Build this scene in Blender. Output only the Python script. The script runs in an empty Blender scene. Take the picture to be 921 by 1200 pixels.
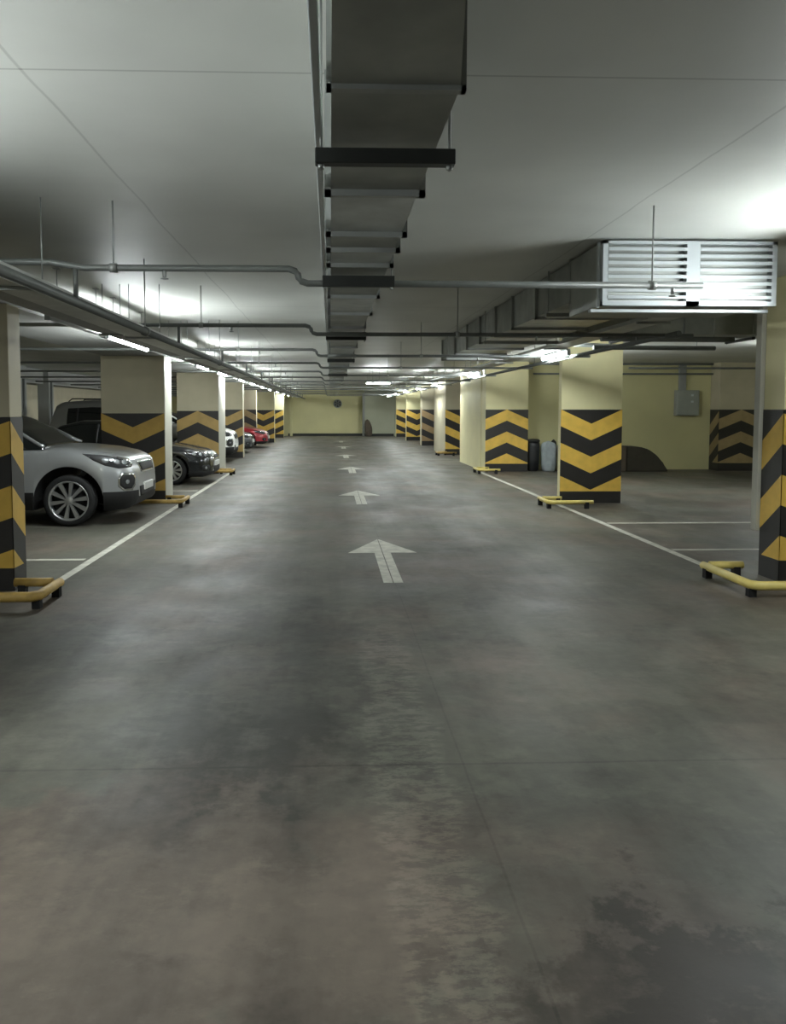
import bpy, bmesh, math, random
from mathutils import Vector, Matrix
from mathutils.bvhtree import BVHTree
random.seed(7)
K = 1.133                      # survey units (eye height 1.5) to metres
PI = math.pi
sc = bpy.context.scene
col = sc.collection

# ------------------------------------------------------------------ materials
def lin(c):
    return tuple(((v/255)/12.92 if v/255 <= .04045 else ((v/255+.055)/1.055)**2.4) for v in c)+(1,)

def mat(name, rgb, rough=.6, metal=0., noise=0., nscale=6., emit=0., spec=.5, coat=0., bump=0.):
    m = bpy.data.materials.new(name); m.use_nodes = True
    nt = m.node_tree; b = nt.nodes['Principled BSDF']
    b.inputs['Base Color'].default_value = lin(rgb)
    b.inputs['Roughness'].default_value = rough
    b.inputs['Metallic'].default_value = metal
    b.inputs['Specular IOR Level'].default_value = spec
    b.inputs['Coat Weight'].default_value = coat
    if emit:
        b.inputs['Emission Color'].default_value = lin((243, 251, 251))
        b.inputs['Emission Strength'].default_value = emit
    tc = nt.nodes.new('ShaderNodeTexCoord')
    n = nt.nodes.new('ShaderNodeTexNoise'); n.inputs['Scale'].default_value = nscale
    n.inputs['Detail'].default_value = 6
    nt.links.new(tc.outputs['Object'], n.inputs['Vector'])
    if noise:
        r = nt.nodes.new('ShaderNodeMapRange')
        r.inputs['From Min'].default_value = .3; r.inputs['From Max'].default_value = .7
        r.inputs['To Min'].default_value = 1-noise; r.inputs['To Max'].default_value = 1+noise*.6
        nt.links.new(n.outputs['Fac'], r.inputs['Value'])
        mx = nt.nodes.new('ShaderNodeVectorMath'); mx.operation = 'SCALE'
        mx.inputs[0].default_value = lin(rgb)[:3]
        nt.links.new(r.outputs['Result'], mx.inputs['Scale'])
        nt.links.new(mx.outputs['Vector'], b.inputs['Base Color'])
    if bump:
        bp = nt.nodes.new('ShaderNodeBump'); bp.inputs['Strength'].default_value = bump
        bp.inputs['Distance'].default_value = .02
        nt.links.new(n.outputs['Fac'], bp.inputs['Height']); nt.links.new(bp.outputs['Normal'], b.inputs['Normal'])
    return m

M = dict(
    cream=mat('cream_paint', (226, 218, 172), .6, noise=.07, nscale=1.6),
    cream_shade=mat('shaded_cream_paint', (184, 176, 150), .7, noise=.1, nscale=1.6),  # cream darkened to carry the shade on dim columns and walls
    greywhite=mat('white_wash', (176, 174, 160), .6, noise=.06, nscale=2),
    greenwall=mat('yellow_green_wall_paint', (206, 200, 152), .65, noise=.09, nscale=.8),
    palewall=mat('pale_wall_paint', (176, 178, 156), .65, noise=.08, nscale=.8),
    beam=mat('grey_beam_paint', (150, 151, 146), .7, noise=.08, nscale=1.2),
    galv=mat('galvanised_steel', (190, 194, 192), .38, .6, noise=.22, nscale=5, bump=.12),
    galvdark=mat('dull_galvanised_steel', (168, 171, 166), .5, .5, noise=.25, nscale=3.5, bump=.1),
    flange=mat('flange_steel', (168, 171, 168), .42, .5, noise=.12),
    darksteel=mat('dark_painted_steel', (52, 54, 52), .5, .3, noise=.1),
    pipe=mat('dark_grey_pipe_paint', (112, 115, 112), .45, .1, noise=.12),
    whitemetal=mat('white_enamel', (188, 194, 196), .35, .1, noise=.03),
    tray=mat('tray_steel', (205, 207, 203), .5, .2, noise=.1),
    traydark=mat('dark_tray_steel', (150, 151, 149), .55, .3, noise=.1),
    lamp=mat('lit_tube', (255, 255, 255), .4, emit=235.),
    lampoff=mat('unlit_tube', (225, 228, 230), .3),
    yellow=mat('yellow_guard_paint', (216, 196, 112), .45, noise=.12, nscale=9),
    brownyellow=mat('worn_yellow_guard_paint', (168, 138, 70), .55, noise=.3, nscale=9),
    black=mat('black_paint', (34, 33, 32), .5),
    line=mat('worn_white_road_paint', (186, 184, 172), .7, noise=.28, nscale=7),
    rubber=mat('black_rubber', (15, 15, 15), .85, noise=.2),
    boxgrey=mat('grey_cabinet_enamel', (150, 154, 146), .45, noise=.05),
    silver=mat('silver_car_paint', (158, 160, 160), .28, .55, coat=.6),
    blackcar=mat('black_car_paint', (22, 24, 26), .22, .2, coat=.8),
    greycar=mat('grey_car_paint', (138, 138, 134), .3, .5, coat=.5),
    whitecar=mat('white_car_paint', (226, 226, 222), .3, .0, coat=.6),
    darkgreycar=mat('dark_grey_car_paint', (74, 76, 78), .28, .5, coat=.6),
    redcar=mat('red_car_paint', (150, 34, 44), .28, .2, coat=.6),
    glass=mat('dark_car_glass', (16, 19, 20), .08, 0, spec=.8, coat=.3),
    cladding=mat('black_plastic', (16, 16, 16), .65),
    chrome=mat('chrome', (215, 217, 218), .14, 1.),
    alloy=mat('alloy_wheel', (190, 192, 192), .28, .85),
    headlamp=mat('headlamp_dark', (60, 60, 62), .15, .3, coat=1.),
    lens=mat('headlamp_lens', (140, 144, 146), .12, .4, coat=1.),
    plate=mat('number_plate_white', (205, 205, 200), .4),
    brownstuff=mat('brown_cloth', (84, 74, 62), .85, noise=.25, nscale=5),
    darkcloth=mat('dark_olive_cloth', (58, 54, 44), .85, noise=.2, nscale=5),
    greycloth=mat('pale_blue_grey_cloth', (150, 158, 160), .8, noise=.15, nscale=8),
    duct_black=mat('black_bin_plastic', (28, 29, 31), .45),
)

def chevron(name, sign, hw, corner=0, zt=1.5, yel=(224, 184, 84), blk=(42, 40, 38), amp=.225):
    """painted band on a face; local x (metres, from the face centre), local z from the floor.
       sign +1: points up, -1: points down. corner: pattern measured from a corner instead."""
    m = bpy.data.materials.new(name); m.use_nodes = True
    nt = m.node_tree; N = nt.nodes; L = nt.links
    b = N['Principled BSDF']; b.inputs['Roughness'].default_value = .5
    tc = N.new('ShaderNodeTexCoord'); sp = N.new('ShaderNodeSeparateXYZ'); L.new(tc.outputs['Object'], sp.inputs[0])
    def mth(op, a, c=None):
        n = N.new('ShaderNodeMath'); n.operation = op
        for i, v in enumerate((a, c)):
            if v is None: continue
            if isinstance(v, (int, float)): n.inputs[i].default_value = v
            else: L.new(v, n.inputs[i])
        return n.outputs[0]
    x = mth('DIVIDE', sp.outputs[0], K); y = mth('DIVIDE', sp.outputs[1], K); z = mth('DIVIDE', sp.outputs[2], K)
    t = mth('SUBTRACT', zt, z)
    if corner:                                     # distance from the vertical corner over both faces
        d = mth('ADD', mth('MULTIPLY', mth('ABSOLUTE', x), .35), mth('MULTIPLY', mth('ABSOLUTE', y), .8))
        g = mth('ADD', d, .03)
    else:
        a = mth('DIVIDE', mth('ABSOLUTE', x), hw)
        g = mth('MULTIPLY', a if sign > 0 else mth('SUBTRACT', 1., a), amp)
    f = mth('SUBTRACT', t, g)
    y1 = mth('LESS_THAN', mth('FLOORED_MODULO', f, .53), .265)
    y2 = mth('GREATER_THAN', f, 0.); y3 = mth('GREATER_THAN', z, .19)
    fac = mth('MULTIPLY', mth('MULTIPLY', y1, y2), y3)
    ns = N.new('ShaderNodeTexNoise'); ns.inputs['Scale'].default_value = 5; ns.inputs['Detail'].default_value = 8
    L.new(tc.outputs['Object'], ns.inputs['Vector'])
    mx = N.new('ShaderNodeMix'); mx.data_type = 'RGBA'
    mx.inputs['A'].default_value = lin(blk); mx.inputs['B'].default_value = lin(yel); L.new(fac, mx.inputs['Factor'])
    mr = N.new('ShaderNodeMapRange'); mr.inputs['From Min'].default_value = .3; mr.inputs['From Max'].default_value = .7
    mr.inputs['To Min'].default_value = .85; mr.inputs['To Max'].default_value = 1.08; L.new(ns.outputs['Fac'], mr.inputs['Value'])
    sv = N.new('ShaderNodeVectorMath'); sv.operation = 'SCALE'; L.new(mx.outputs['Result'], sv.inputs[0]); L.new(mr.outputs['Result'], sv.inputs['Scale'])
    L.new(sv.outputs['Vector'], b.inputs['Base Color'])
    return m

def floor_material():
    m = bpy.data.materials.new('worn_concrete_floor'); m.use_nodes = True
    nt = m.node_tree; N = nt.nodes; L = nt.links; b = N['Principled BSDF']
    tc = N.new('ShaderNodeTexCoord')
    mp = N.new('ShaderNodeVectorMath'); mp.operation = 'SCALE'; mp.inputs['Scale'].default_value = 1/K
    L.new(tc.outputs['Object'], mp.inputs[0]); P = mp.outputs['Vector']
    sp = N.new('ShaderNodeSeparateXYZ'); L.new(P, sp.inputs[0]); X, Y = sp.outputs[0], sp.outputs[1]
    def mth(op, *a):
        n = N.new('ShaderNodeMath'); n.operation = op
        for i, v in enumerate(a):
            if isinstance(v, (int, float)): n.inputs[i].default_value = v
            else: L.new(v, n.inputs[i])
        return n.outputs[0]
    def noise(scale, stretch=(1, 1, 1), detail=8, rough=.6, off=(0, 0, 0)):
        mpn = N.new('ShaderNodeMapping'); mpn.inputs['Scale'].default_value = stretch; mpn.inputs['Location'].default_value = off
        L.new(P, mpn.inputs['Vector'])
        n = N.new('ShaderNodeTexNoise'); n.inputs['Scale'].default_value = scale; n.inputs['Detail'].default_value = detail
        n.inputs['Roughness'].default_value = rough; L.new(mpn.outputs[0], n.inputs['Vector']); return n.outputs['Fac']
    def ramp(v, a, c, lo=0., hi=1.):
        n = N.new('ShaderNodeMapRange'); n.interpolation_type = 'SMOOTHSTEP'
        for k, q in (('From Min', a), ('From Max', c), ('To Min', lo), ('To Max', hi)): n.inputs[k].default_value = q
        L.new(v, n.inputs['Value']); return n.outputs['Result']
    wob = mth('MULTIPLY', mth('SUBTRACT', noise(2.2, detail=10, rough=.7), .5), 1.3)
    wob2 = mth('MULTIPLY', mth('SUBTRACT', noise(2.6, detail=10, rough=.7, off=(5, 3, 0)), .5), 1.3)
    Xw = mth('ADD', X, wob); Yw = mth('ADD', Y, mth('MULTIPLY', wob2, 1.6))
    def blob(cx, cy, rx, ry, soft=.3):           # irregular stain
        a = mth('DIVIDE', mth('SUBTRACT', Xw, cx), rx); c = mth('DIVIDE', mth('SUBTRACT', Yw, cy), ry)
        d = mth('SQRT', mth('ADD', mth('MULTIPLY', a, a), mth('MULTIPLY', c, c)))
        return ramp(d, 1-soft, 1+soft, 1., 0.)
    big = noise(.5, (1, .6, 1)); mid = noise(1.7, (1, .7, 1), off=(3, 7, 0)); fine = noise(14, detail=6)
    tracks = noise(1.2, (2.2, .22, 1), off=(1, 2, 0))
    v = mth('ADD', ramp(big, .36, .64, .78, 1.14), ramp(mid, .44, .56, -.09, .07))
    v = mth('ADD', v, ramp(tracks, .4, .6, -.1, .1))
    v = mth('ADD', v, ramp(fine, .3, .7, -.07, .07))
    v = mth('ADD', v, ramp(noise(1.3, (.8, 1, 1), detail=12, rough=.68, off=(4, 2, 0)), .48, .54, -.09, .07))
    v = mth('ADD', v, ramp(noise(4.2, (.7, 1.2, 1), detail=12, rough=.74, off=(7, 5, 0)), .55, .61, 0, .13))
    v = mth('ADD', v, ramp(noise(3.1, (.8, 1.1, 1), detail=12, rough=.72, off=(1, 8, 0)), .56, .63, 0, -.12))
    for (cx, cy, rx, ry, amt) in (
            (-.4, 4.4, .75, 1.4, -.42), (-2.0, 4.5, .7, 1.0, -.42), (1.1, 1.85, .85, .28, -.42), (-.1, 3.2, .5, .35, -.2), (.5, 5.6, .8, .8, -.2), (.95, 2.5, .35, .8, -.12),
            (.3, 3.0, .5, .7, -.08), (-.5, 2.7, .6, .35, -.14), (1.3, 7.2, .8, 1.3, -.15), (-.3, 7.2, .7, 1.6, -.12),
            (-1.0, 2.15, .8, .45, .10), (1.6, 4.4, .8, .6, .18), (-1.2, 6.3, .5, .7, .12), (1.7, 2.2, .25, .3, .2), (-1.2, 9.5, .7, 1.0, .12)):
        v = mth('ADD', v, mth('MULTIPLY', blob(cx, cy, rx, ry), amt))
    # worn pale strip of bare cement near the middle
    strip = mth('MULTIPLY', mth('MULTIPLY', ramp(mth('ABSOLUTE', mth('SUBTRACT', mth('ADD', X, mth('MULTIPLY', wob, .35)), .33)), .11, .2, 1., 0.),
                                ramp(Yw, 4.6, 5.6, 1., 0.)), ramp(noise(9, (1, 2.2, 1), detail=10, rough=.75, off=(2, 1, 0)), .44, .56))
    v = mth('ADD', v, mth('MULTIPLY', strip, .48))
    # joints
    def line(coord, pos, w, amt):
        return mth('MULTIPLY', ramp(mth('ABSOLUTE', mth('SUBTRACT', coord, pos)), w*.4, w, 1., 0.), amt)
    jx = mth('ADD', X, mth('MULTIPLY', mth('SUBTRACT', noise(3, detail=3), .5), .012))
    jy = mth('ADD', Y, mth('MULTIPLY', mth('SUBTRACT', noise(3, detail=3, off=(9, 9, 0)), .5), .015))
    v = mth('SUBTRACT', v, line(mth('FLOORED_MODULO', mth('SUBTRACT', jy, .155), 6.0), 3.0, .011, .22))
    v = mth('SUBTRACT', v, line(jx, .56, .007, .15))
    v = mth('MAXIMUM', v, .3)
    hue = N.new('ShaderNodeMix'); hue.data_type = 'RGBA'
    hue.inputs['A'].default_value = lin((89, 88, 79)); hue.inputs['B'].default_value = lin((97, 88, 79))
    L.new(ramp(mth('ADD', noise(.8, off=(8, 1, 0)), mth('MULTIPLY', blob(-1.1, 2.2, 1.2, .8), .25)), .42, .66), hue.inputs['Factor'])
    s = N.new('ShaderNodeVectorMath'); s.operation = 'SCALE'; L.new(hue.outputs['Result'], s.inputs[0]); L.new(v, s.inputs['Scale'])
    L.new(s.outputs['Vector'], b.inputs['Base Color'])
    L.new(ramp(mid, .3, .7, .42, .6), b.inputs['Roughness']); b.inputs['Specular IOR Level'].default_value = .3
    bp = N.new('ShaderNodeBump'); bp.inputs['Strength'].default_value = .15; bp.inputs['Distance'].default_value = .01
    L.new(fine, bp.inputs['Height']); L.new(bp.outputs['Normal'], b.inputs['Normal'])
    return m

def ceiling_material():
    m = bpy.data.materials.new('grey_plaster_ceiling'); m.use_nodes = True
    nt = m.node_tree; N = nt.nodes; L = nt.links; b = N['Principled BSDF']; b.inputs['Roughness'].default_value = .55
    b.inputs['Specular IOR Level'].default_value = .35
    tc = N.new('ShaderNodeTexCoord'); mp = N.new('ShaderNodeVectorMath'); mp.operation = 'SCALE'; mp.inputs['Scale'].default_value = 1/K
    L.new(tc.outputs['Object'], mp.inputs[0])
    sp = N.new('ShaderNodeSeparateXYZ'); L.new(mp.outputs[0], sp.inputs[0])
    n = N.new('ShaderNodeTexNoise'); n.inputs['Scale'].default_value = 1.1; n.inputs['Detail'].default_value = 8; L.new(mp.outputs[0], n.inputs['Vector'])
    def mth(op, *a):
        q = N.new('ShaderNodeMath'); q.operation = op
        for i, v in enumerate(a):
            if isinstance(v, (int, float)): q.inputs[i].default_value = v
            else: L.new(v, q.inputs[i])
        return q.outputs[0]
    def ramp(v, a, c, lo, hi):
        q = N.new('ShaderNodeMapRange'); q.interpolation_type = 'SMOOTHSTEP'
        for k, w in (('From Min', a), ('From Max', c), ('To Min', lo), ('To Max', hi)): q.inputs[k].default_value = w
        L.new(v, q.inputs['Value']); return q.outputs['Result']
    v = ramp(n.outputs['Fac'], .3, .7, .93, 1.05)
    jx = mth('ADD', sp.outputs[0], mth('MULTIPLY', n.outputs['Fac'], .05))
    for coord, pos in ((jx, 1.755), (jx, -1.02)):
        v = mth('SUBTRACT', v, ramp(mth('ABSOLUTE', mth('SUBTRACT', coord, pos)), .003, .009, .22, 0.))
    v = mth('SUBTRACT', v, ramp(mth('ABSOLUTE', mth('SUBTRACT', mth('FLOORED_MODULO', mth('SUBTRACT', sp.outputs[1], 2.69), 6.), .02)), .003, .008, .3, 0.))
    s = N.new('ShaderNodeVectorMath'); s.operation = 'SCALE'; s.inputs[0].default_value = lin((212, 213, 207))[:3]
    L.new(v, s.inputs['Scale']); L.new(s.outputs['Vector'], b.inputs['Base Color'])
    return m

# ------------------------------------------------------------------ mesh helpers
class MB:
    """collects shapes; coordinates in survey units, scaled by s when built; org is subtracted."""
    def __init__(self, org=(0, 0, 0), s=K):
        self.bm = bmesh.new(); self.o = Vector(org); self.s = s
    def v(self, p): return self.bm.verts.new((Vector(p)-self.o)*self.s)
    def face(self, vs):
        try: return self.bm.faces.new(vs)
        except ValueError: return None
    def box(self, x0, x1, y0, y1, z0, z1, bev=0.):
        vs = [self.v((x, y, z)) for z in (z0, z1) for y in (y0, y1) for x in (x0, x1)]
        fs = [self.face([vs[i] for i in f]) for f in ((0, 2, 3, 1), (4, 5, 7, 6), (0, 1, 5, 4), (2, 6, 7, 3), (0, 4, 6, 2), (1, 3, 7, 5))]
        if bev:
            es = list({e for f in fs for e in f.edges})
            bmesh.ops.bevel(self.bm, geom=es, offset=bev*self.s, segments=2, affect='EDGES', profile=.5)
        return self
    def tube(self, pts, r, n=12, cap=True):
        pts = [Vector(p) for p in pts]; rings = []
        for i, p in enumerate(pts):
            a = pts[i]-pts[i-1] if i > 0 else pts[1]-pts[0]
            b_ = pts[i+1]-pts[i] if i < len(pts)-1 else a
            t = (a.normalized()+b_.normalized()).normalized()
            up = Vector((0, 0, 1)) if abs(t.z) < .8 else Vector((0, 1, 0))
            u = t.cross(up).normalized(); w = u.cross(t)
            k = 1/max(.5, t.dot(a.normalized()))
            rr = r[i] if isinstance(r, (list, tuple)) else r
            rings.append([self.v(p+(u*math.cos(q)+w*math.sin(q))*rr*(k if 0 < i < len(pts)-1 else 1)) for q in [2*PI*j/n for j in range(n)]])
        for A, B in zip(rings, rings[1:]):
            for j in range(n):
                f = self.face([A[j], A[(j+1) % n], B[(j+1) % n], B[j]])
                if f: f.smooth = True
        if cap:
            self.face(list(reversed(rings[0]))); self.face(rings[-1])
        return self
    def lathe_y(self, c, prof, n=48):
        """prof: list of (radius, y) round an axis along y through c"""
        c = Vector(c); rings = []
        for r, y in prof:
            rings.append([self.v(c+Vector((r*math.cos(2*PI*j/n), y, r*math.sin(2*PI*j/n)))) for j in range(n)])
        for A, B in zip(rings, rings[1:]):
            for j in range(n):
                f = self.face([A[j], A[(j+1) % n], B[(j+1) % n], B[j]])
                if f: f.smooth = True
        return self
    def lathe_z(self, c, prof, n=32, sx=1., sy=1.):
        c = Vector(c); rings = []
        for r, z in prof:
            rings.append([self.v(c+Vector((sx*r*math.cos(2*PI*j/n), sy*r*math.sin(2*PI*j/n), z))) for j in range(n)])
        for A, B in zip(rings, rings[1:]):
            for j in range(n):
                f = self.face([A[j], A[(j+1) % n], B[(j+1) % n], B[j]])
                if f: f.smooth = True
        self.face(list(reversed(rings[0]))); self.face(rings[-1])
        return self
    def poly(self, pts, thick, axis=2):
        a = [self.v(p) for p in pts]; d = Vector((0, 0, 0)); d[axis] = thick
        b_ = [self.v(Vector(p)+d) for p in pts]; n = len(a)
        self.face(list(reversed(a))); self.face(b_)
        for i in range(n): self.face([a[i], a[(i+1) % n], b_[(i+1) % n], b_[i]])
        return self
    def build(self, name, m, parent=None):
        bmesh.ops.recalc_face_normals(self.bm, faces=self.bm.faces)
        me = bpy.data.meshes.new(name); self.bm.to_mesh(me); self.bm.free()
        o = bpy.data.objects.new(name, me); col.objects.link(o)
        if m: me.materials.append(m)
        if parent: o.parent = parent
        else: o.location = self.o*self.s
        return o

def tag(o, label, cat, group=None, kind=None):
    if label: o['label'] = label
    if cat: o['category'] = cat
    if group: o['group'] = group
    if kind: o['kind'] = kind
    return o
def thing(name, loc, label, cat, group=None, s=K, rz=0):
    o = bpy.data.objects.new(name, None); col.objects.link(o); o.location = Vector(loc)*s; o.rotation_euler.z = rz
    o.empty_display_size = .2
    return tag(o, label, cat, group)
def struct(name, mb, m):
    o = mb.build(name, m); o['kind'] = 'structure'; return o
def dup(root, loc, label, s=K):
    def cp(o, p):
        c = o.copy(); col.objects.link(c); c.parent = p
        for ch in list(o.children): cp(ch, c)
        return c
    r = cp(root, None); r.location = Vector(loc)*s; r['label'] = label
    return r

# ------------------------------------------------------------------ room shell
CZ = 2.65; XL, XR, Y0, Y1 = -9.0, 12.0, -5.0, 44.0
FM, CM = floor_material(), ceiling_material()
struct('floor', MB().box(XL-.3, XR+.3, Y0-.3, Y1+.3, -.25, 0), FM)
struct('ceiling', MB().box(XL-.3, XR+.3, Y0-.3, Y1+.3, CZ, CZ+.25), CM)
struct('wall_left', MB().box(XL-.3, XL, Y0, Y1+.3, 0, CZ), M['cream_shade'])
struct('wall_right', MB().box(XR, XR+.3, Y0, Y1+.3, 0, CZ), M['greenwall'])
struct('wall_front', MB().box(XL-.3, XR+.3, Y0-.3, Y0, 0, CZ), M['greywhite'])
struct('wall_back', MB().box(XL, 1.95, Y1, Y1+.3, 0, CZ), M['greenwall'])
struct('wall_back_recess', MB().box(1.95, XR, Y1-.45, Y1+.3, 0, CZ), M['palewall'])
struct('wall_bay_end', MB().box(4.79, XR, 18.95, 19.2, 0, CZ), M['greenwall'])
struct('wall_bay_side', MB().box(3.73, 3.95, 18.98, 22.0, 0, CZ), M['cream'])
struct('trim_1', MB().box(-2.4, 1.95, Y1-.06, Y1, 0, .14), M['darksteel'])
struct('trim_2', MB().box(1.95, 3.6, Y1-.51, Y1-.45, 0, .14), M['darksteel'])
struct('trim_3', MB().box(-2.3, -2.15, Y1-.2, Y1, 0, 2.4), M['greenwall'])
struct('trim_4', MB().box(1.83, 1.95, Y1-.5, Y1-.02, 0, 2.4), M['beam'])
# downstand beam above the left row, and one above the rear of the left bays
struct('ceiling_beam', MB().box(-3.62, -2.66, Y0, Y1, 2.36, CZ), M['beam'])
struct('ceiling_beam', MB().box(XL, -8.3, Y0, Y1, 2.24, CZ), M['beam'])

# ------------------------------------------------------------------ columns
def column(side, xa, xb, ya, yb, label, sign, zt=1.5, cm='cream', corner=False, strip=None, band_to=None, top=CZ, yel=(224, 184, 84)):  # darker yel on dim columns puts their shade into the stripe colour
    """xa: aisle-side edge, xb: far edge; front face at ya"""
    cx = (xa+xb)/2; root = thing('column', (cx, ya, 0), label, 'column', 'striped columns along the aisle')
    o = (cx, ya, 0); x0, x1 = min(xa, xb), max(xa, xb)
    MB(o).box(x0, x1, ya, yb, 0, top, .006).build('shaft', M[cm], root)
    ba, bb = (x0, x1)
    if band_to is not None: ba, bb = min(xa, band_to), max(xa, band_to)
    e = .004
    if corner:
        oc = (xa, ya, 0); s = 1 if xb > xa else -1
        mb = MB(oc); mb.box(ba-e, bb+e, ya-e, ya+.001, 0, zt)
        xs = sorted((xa-s*e, xa+s*.001)); mb.box(xs[0], xs[1], ya-e, yb, 0, zt)
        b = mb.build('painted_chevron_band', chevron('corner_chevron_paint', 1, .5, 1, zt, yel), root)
        b.location = Vector((xa-cx, 0, 0))*K
    else:
        c2 = (ba+bb)/2
        b = MB((c2, ya, 0)).box(ba-e*(sign != 0), bb+e, ya-e, ya+.001, 0, zt).build(
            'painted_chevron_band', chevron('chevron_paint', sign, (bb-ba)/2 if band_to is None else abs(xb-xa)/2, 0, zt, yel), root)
        b.location = Vector((c2-cx, 0, 0))*K
        if band_to is not None:
            pass
    if strip:                                      # pale side face towards the aisle
        s = 1 if xb > xa else -1
        xs = sorted((xa-s*.012, xa)); MB(o).box(xs[0], xs[1], ya+.01, yb, 0, top).build('side_facing', M[strip], root)
    return root

column('L', -2.62, -3.62, 6.38, 6.63, 'nearest striped column at the left picture edge, with stripes wrapping its corner', 1, 1.44, 'cream_shade', True, top=2.36, yel=(206, 168, 74))
column('L', -2.68, -3.68, 12.5, 13.05, 'striped column just behind the silver car, chevrons pointing down', -1, 1.44, 'cream_shade', strip='greywhite', top=2.36, yel=(186, 152, 74))
column('L', -2.62, -3.58, 18.1, 19.2, 'striped column behind the black car, chevrons pointing up, pale side face', 1, 1.47, 'cream_shade', strip='greywhite', top=2.36, yel=(170, 142, 86))
column('L', -2.72, -3.7, 24.0, 24.4, 'dim striped column standing beside the white car', -1, 1.5, 'cream_shade', top=2.36, yel=(170, 142, 86))
column('L', -3.1, -4.0, 32.3, 32.7, 'dim column in shade directly behind the red car', 1, 1.5, 'cream_shade', top=2.36, yel=(150, 130, 90))
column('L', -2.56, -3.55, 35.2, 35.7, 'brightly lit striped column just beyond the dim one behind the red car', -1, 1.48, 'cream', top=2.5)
column('L', -2.5, -3.4, 41.2, 41.6, 'last striped column on the left, next to the far wall', -1, 1.48, 'cream', top=2.5)

R0 = column('R', 3.9, 4.9, 6.49, 6.8, 'nearest striped column at the right picture edge, with stripes wrapping its corner', 1, 1.5, 'cream', True)
MB((4.4, 6.49, 0)).box(3.865, 3.95, 6.81, 6.9, .4, CZ, .006).build('corner_duct_cover', M['greywhite'], R0)
column('R', 3.68, 4.66, 12.15, 12.3, 'wide yellow and black column in the right row, chevrons pointing down', -1)
column('R', 3.75, 4.78, 18.45, 18.95, 'yellow and black column at the wall end, chevrons pointing up', 1)
column('R', 3.82, 4.8, 25.4, 28.2, 'long pier beyond the plain side wall, right row, half its chevrons showing', -1, cm='cream_shade')
column('R', 3.82, 4.8, 32.0, 32.6, 'shaded brownish striped column in the right row, further back', -1, cm='cream_shade', yel=(160, 134, 96))
column('R', 3.68, 4.68, 37.0, 37.5, 'last but one striped column of the right row', -1)
column('R', 3.64, 4.64, 42.3, 42.8, 'last striped column of the right row beside the far wall', -1)
# pilaster on the end wall of the right bay
pil = column('R', 9.5, 10.6, 18.5, 18.95, 'dim striped pilaster against the end wall of the right bay', 1, 1.5, 'cream_shade', yel=(158, 138, 98))
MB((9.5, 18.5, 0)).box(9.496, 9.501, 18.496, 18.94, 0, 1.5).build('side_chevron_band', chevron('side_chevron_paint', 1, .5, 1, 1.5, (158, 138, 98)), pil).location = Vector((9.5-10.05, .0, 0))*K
# plain posts at the back of the left bays
for i, (px, y) in enumerate(((-8.1, 20.2), (-8.25, 22.6))):
    r = thing('wall_post', (px, y, 0), ['pale grey post at the back of the left bays, nearer one', 'pale grey post at the back of the left bays, further one'][i], 'post', 'posts behind the parked cars')
    MB((px, y, 0)).box(px-.22, px+.1, y, y+.4, 0, CZ, .005).build('shaft', M['beam'], r)
    MB((px, y, 0)).tube([(px+.16, y+.06, 0), (px+.16, y+.06, 2.3)], .03).build('downpipe', M['pipe'], r)

# ------------------------------------------------------------------ column guards
def guard(x0, x1, y0, y1, label, m, r=.034, z=.1, foot='rubber'):
    """low tube frame; x0 is the aisle end, the tube runs along the aisle side and across the front"""
    org = (x0, y0, 0); g = thing('column_guard', org, label, 'guard rail', 'low yellow guards at the column feet')
    s = 1 if x1 > x0 else -1
    MB(org).tube([(x0, y1, z), (x0, y0+.05, z), (x0+s*.05, y0, z), (x1, y0, z)], r, 14).build('rail', M[m], g)
    MB(org).tube([(x0+s*.06, y1, z), (x0+s*.36, y1, z)], r, 14).build('rear_rail', M[m], g)
    for (fx, fy) in ((x0, y1-.08), (x0+s*.02, y0+.06), (x1-s*.1, y0), (x0+s*.3, y1)):
        MB(org).box(fx-.03, fx+.03, fy-.03, fy+.03, 0, z).build('foot', M[foot], g)
    return g
guard(3.36, 5.0, 5.93, 6.75, 'pale yellow tube guard round the foot of the nearest right column', 'yellow')
guard(3.3, 3.98, 11.45, 12.0, 'yellow guard before the wide right column with downward chevrons', 'yellow', .03)
guard(3.45, 3.95, 17.7, 18.3, 'small worn guard before the column at the wall end', 'yellow', .028)
guard(3.5, 4.1, 24.8, 25.3, 'small guard at the foot of the long pier', 'brownyellow', .028)
guard(-2.2, -3.6, 5.75, 6.25, 'brownish worn guard round the foot of the nearest left column', 'brownyellow', .036)
guard(-2.28, -3.4, 11.75, 12.35, 'worn guard under the nose of the silver car', 'brownyellow', .03)
guard(-2.25, -3.0, 17.5, 18.0, 'dark worn guard at the foot of the column behind the black car', 'brownyellow', .03)

# ------------------------------------------------------------------ floor markings
def strip(x0, x1, y0, y1, name, label, cat, group):
    return tag(MB((x0, y0, 0)).box(x0, x1, y0, y1, 0, .002).build(name, M['line'], None), label, cat, group)
strip(-2.42, -2.34, 6.45, 18.2, 'parking_line', 'white line along the left edge of the lane, from the near column past the cars', 'line', 'edge lines of the lane')
strip(3.56, 3.64, 6.9, 19.0, 'parking_line', 'white line along the right edge of the lane', 'line', 'edge lines of the lane')
strip(-6.9, -2.46, 7.66, 7.74, 'bay_line', 'white bay line in the empty left bay before the silver car', 'line', 'bay divider lines')
strip(3.66, 8.8, 8.0, 8.07, 'bay_line', 'nearer faint bay line on the right side', 'line', 'bay divider lines')
strip(3.66, 8.8, 9.93, 10.01, 'bay_line', 'further bay line on the right side', 'line', 'bay divider lines')
strip(-6.9, -2.46, 14.2, 14.28, 'bay_line', 'bay line on the left beside the black car', 'line', 'bay divider lines')
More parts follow.
